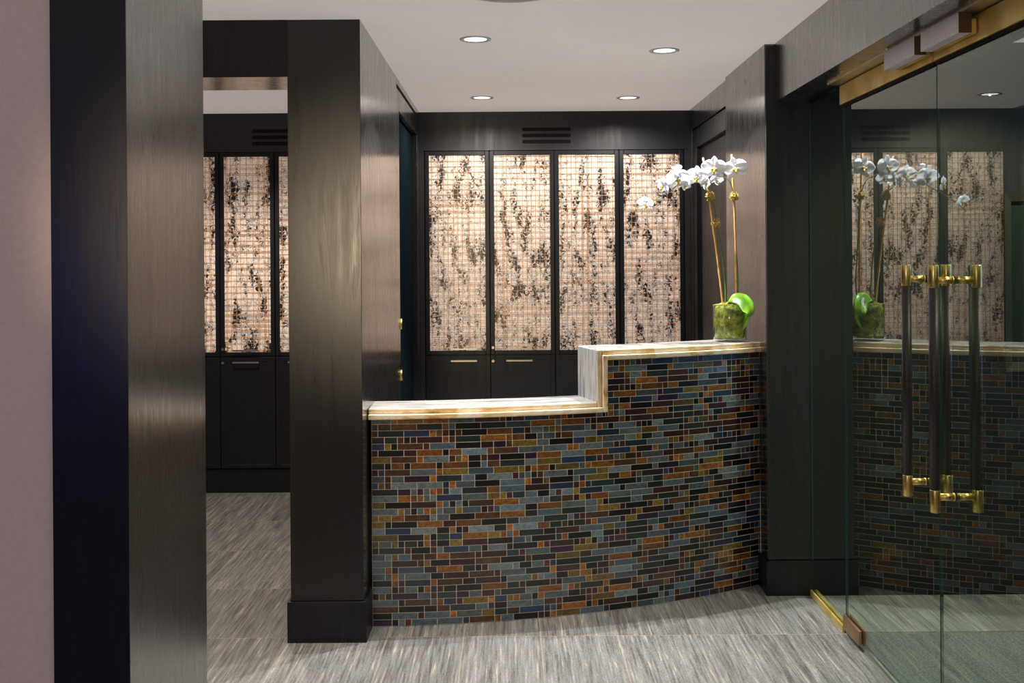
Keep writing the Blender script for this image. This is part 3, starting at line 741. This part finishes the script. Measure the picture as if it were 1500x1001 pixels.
# flowers
def petal(bm, L_, W_, ang, cup, base=0.004, tip_pow=0.8, wave=0.0, z0=0.0):
    """petal in the local xz plane pointing at ang; front of the flower is -y"""
    nu, nv = 8, 7; rows = []
    for i in range(nu+1):
        t = i/nu; r = base+L_*t
        wd = W_*(math.sin(PI*min(1, t**tip_pow*0.93+0.05)))**0.75
        row = []
        for j in range(nv):
            q = -1+2*j/(nv-1)
            x = q*wd/2; y = z0-cup*(t**2)*L_+(abs(q)**2)*0.12*wd*(-1 if cup < 0 else 1)+wave*math.sin(q*5+t*4)*0.003
            ca, sa = math.cos(ang), math.sin(ang)
            row.append(bm.verts.new((r*ca-x*sa, y, r*sa+x*ca)))
        rows.append(row)
    for a, b2 in zip(rows, rows[1:]):
        for k in range(nv-1): f = bm.faces.new((a[k], a[k+1], b2[k+1], b2[k])); f.smooth = True
fm = MB()
petal(fm.bm, 0.050, 0.036, math.radians(90), 0.10, z0=0.003)
petal(fm.bm, 0.050, 0.034, math.radians(222), 0.12, z0=0.003); petal(fm.bm, 0.050, 0.034, math.radians(318), 0.12, z0=0.003)
petal(fm.bm, 0.056, 0.064, math.radians(14), 0.15, base=0.001, tip_pow=0.95, wave=1, z0=-0.001); petal(fm.bm, 0.056, 0.064, math.radians(166), 0.15, base=0.001, tip_pow=0.95, wave=1, z0=-0.001)
fm.tube([(0, 0.001, 0.004), (0, -0.010, 0.002), (0, -0.013, -0.003)], [0.004, 0.0045, 0.003], 8)
def flower_obj(name='flower'):
    f = None
    return f
f0 = fm.build('flower', M['petal'], recalc=False); md = f0.modifiers.new('solid', 'SOLIDIFY'); md.thickness = 0.0006
lm = MB()
lm.tube([(0, -0.004, -0.004), (0, -0.014, -0.010), (0, -0.018, -0.018), (0, -0.016, -0.024)], [0.004, 0.0055, 0.005, 0.002], 8)
for s_ in (-1, 1): lm.tube([(0, -0.006, -0.006), (s_*0.009, -0.014, -0.004), (s_*0.010, -0.019, 0.002)], [0.003, 0.0055, 0.002], 8)
l0 = lm.build('lip', M['lip'], f0)
def look(o, p, face, roll=0, scale=1.0):
    """turn the flower so that its -y faces the direction `face`"""
    y = -Vector(face).normalized(); x = y.cross(Vector((0, 0, 1))).normalized(); z = x.cross(y).normalized()
    m_ = Matrix((x, y, z)).transposed().to_4x4()
    m_ = m_ @ Matrix.Rotation(roll, 4, 'Y') @ Matrix.Scale(scale, 4)
    o.matrix_basis = Matrix.Translation(Vector(p)-OB) @ m_
    o.parent = orch; o.matrix_parent_inverse = Matrix()
FL = [ # px, py, Y, facing, roll, scale
 (1046, 247, 4.69, (-0.25, -1, -0.15), 0.05, 1.05), (1077, 247, 4.715, (-0.15, -1, -0.1), -0.25, 1.0),
 (1049, 263, 4.70, (0.35, -0.8, -0.55), 0.2, 0.66), (1021, 259, 4.685, (-0.35, -1, -0.45), 0.1, 0.98),
 (993, 262, 4.665, (-0.2, -1, -0.5), -0.1, 1.04), (972, 273, 4.655, (-0.9, -0.55, -0.2), 0.2, 0.82),
 (946, 298, 4.645, (-0.45, -0.8, -0.65), 0.1, 0.72), (1003, 271, 4.675, (0.4, -0.7, -0.7), 0.4, 0.62), (1033, 268, 4.70, (0.7, -0.6, -0.35), 0.3, 0.68)]
for i, (px, py, Y, face, roll, scl) in enumerate(FL):
    if i == 0: f = f0
    else:
        f = f0.copy(); COL.objects.link(f); l = l0.copy(); COL.objects.link(l); l.parent = f
    look(f, at(px, py, Y), face, roll, scl)
for (px, py, Y, r) in ((995, 245, 4.685, 0.0105), (986, 246, 4.68, 0.006)):
    bm = bmesh.new(); bmesh.ops.create_uvsphere(bm, u_segments=14, v_segments=10, radius=r)
    for v in bm.verts: v.co.x *= 1.35; v.co += at(px, py, Y)
    for f in bm.faces: f.smooth = True
    m_ = MB(); m_.bm.free(); m_.bm = bm; oc(m_.build('bud', M['petal']))

# ------------------------------------------------------------------ recessed lights
def lamp(kind, name, loc, power, col, **kw):
    l = bpy.data.lights.new(name, kind); l.energy = power; l.color = col
    for k, v in kw.items(): setattr(l, k, v)
    o = bpy.data.objects.new(name, l); COL.objects.link(o); o.location = loc; return o
def downlight(x, y, label, power, col=(1, 0.95, 0.88), rad=0.068, spot=110, blend=0.25, lens='lens', group='small round ceiling downlights', src=0.005):
    root = empty('recessed_light', label, 'ceiling light', (x, y, CEIL), group)
    t = MB(); t.lathe([(rad, -0.0002), (rad, -0.003), (rad*0.93, -0.0045), (rad*0.76, -0.004), (rad*0.72, -0.001), (rad*0.71, -0.0002)], 40); t.build('trim_ring', M['trimw'], root)
    t = MB(); t.lathe([(rad*0.73, -0.0006), (rad*0.5, -0.0015), (0, -0.0018)], 40); t.build('lens', M[lens], root)
    lp = lamp('SPOT', 'downlight_lamp', (0, 0, -0.0075), power, col, spot_size=math.radians(spot), spot_blend=blend, shadow_soft_size=src)
    lp.parent = root
    return root
COOL = (0.93, 0.97, 1.0)
downlight(-0.150, 4.42, 'round ceiling downlight over the low desk top, near left', 145, COOL, spot=105, blend=0.12, src=0.012)
downlight(0.700, 4.69, 'round ceiling downlight over the high desk top, near right', 145, COOL, spot=105, blend=0.12, src=0.012)
downlight(-0.170, 6.03, 'round ceiling downlight close to the cabinets, far left', 30, lens='lens_warm', spot=165, blend=0.5)
downlight(0.690, 6.07, 'round ceiling downlight close to the cabinets, far right', 30, lens='lens_warm', spot=165, blend=0.5)
downlight(0.0, 3.62, 'large round ceiling light cut by the top edge of the frame', 100, rad=0.165, spot=62, blend=1.0, lens='lens_warm', group='large round ceiling light', src=0.012)
# lamps out of view: passage and vestibule, plus added fill and tint lights
lamp('SPOT', 'passage_lamp', (-1.55, 5.6, 2.40), 90, (1, 0.91, 0.80), spot_size=math.radians(140), spot_blend=0.6, shadow_soft_size=0.06)
lamp('SPOT', 'passage_lamp_front', (-1.75, 3.4, 2.40), 60, (1, 0.91, 0.80), spot_size=math.radians(140), spot_blend=0.6, shadow_soft_size=0.06)
lamp('SPOT', 'vestibule_lamp', (2.05, 4.0, 2.40), 55, (1, 0.95, 0.72), spot_size=math.radians(130), spot_blend=0.6, shadow_soft_size=0.03)
lamp('SPOT', 'vestibule_lamp_front', (2.1, 2.6, 2.40), 35, (1, 0.97, 0.86), spot_size=math.radians(140), spot_blend=0.6, shadow_soft_size=0.05)
lamp('SPOT', 'column_fill_lamp', (-0.72, 3.38, 2.42), 60, (1, 0.95, 0.90), spot_size=math.radians(96), spot_blend=0.5, shadow_soft_size=0.09)  # added out of view to brighten the top of the column side
lamp('SPOT', 'rear_fill_lamp', (0.4, 0.2, 2.40), 40, (1, 0.94, 0.88), spot_size=math.radians(130), spot_blend=0.7, shadow_soft_size=0.08)  # unseen fill light added above the viewer
a = lamp('SPOT', 'pillar_glow_spot', (-0.78, 0.4, 1.62), 260, (1, 0.80, 0.52), spot_size=math.radians(24), spot_blend=1.0, shadow_soft_size=0.16)  # unseen spot added to make the warm glow on the pillar front
a.rotation_euler = (Vector((-0.58, 4.04, 1.55))-a.location).to_track_quat('-Z', 'Y').to_euler()
lamp('POINT', 'front_fill_lamp', (-0.55, -0.7, 1.75), 26, (1, 0.94, 0.86), shadow_soft_size=0.3)  # unseen fill added behind the viewer for the door housings and rail
lamp('POINT', 'blue_tint_lamp', (-2.5, -1.4, 1.3), 20, (0.10, 0.14, 1.0), shadow_soft_size=0.25)  # unseen light added to tint the column front navy
a = lamp('AREA', 'daylight_vestibule', (3.55, 3.4, 1.5), 10, (0.16, 0.42, 1.0), shape='RECTANGLE', size=1.4, size_y=0.7); a.rotation_euler = (0, math.radians(90), 0)
wd = bpy.data.worlds.new('world'); sc.world = wd; wd.use_nodes = True
bg = wd.node_tree.nodes['Background']; bg.inputs[0].default_value = (0.6, 0.58, 0.56, 1); bg.inputs[1].default_value = 0.05
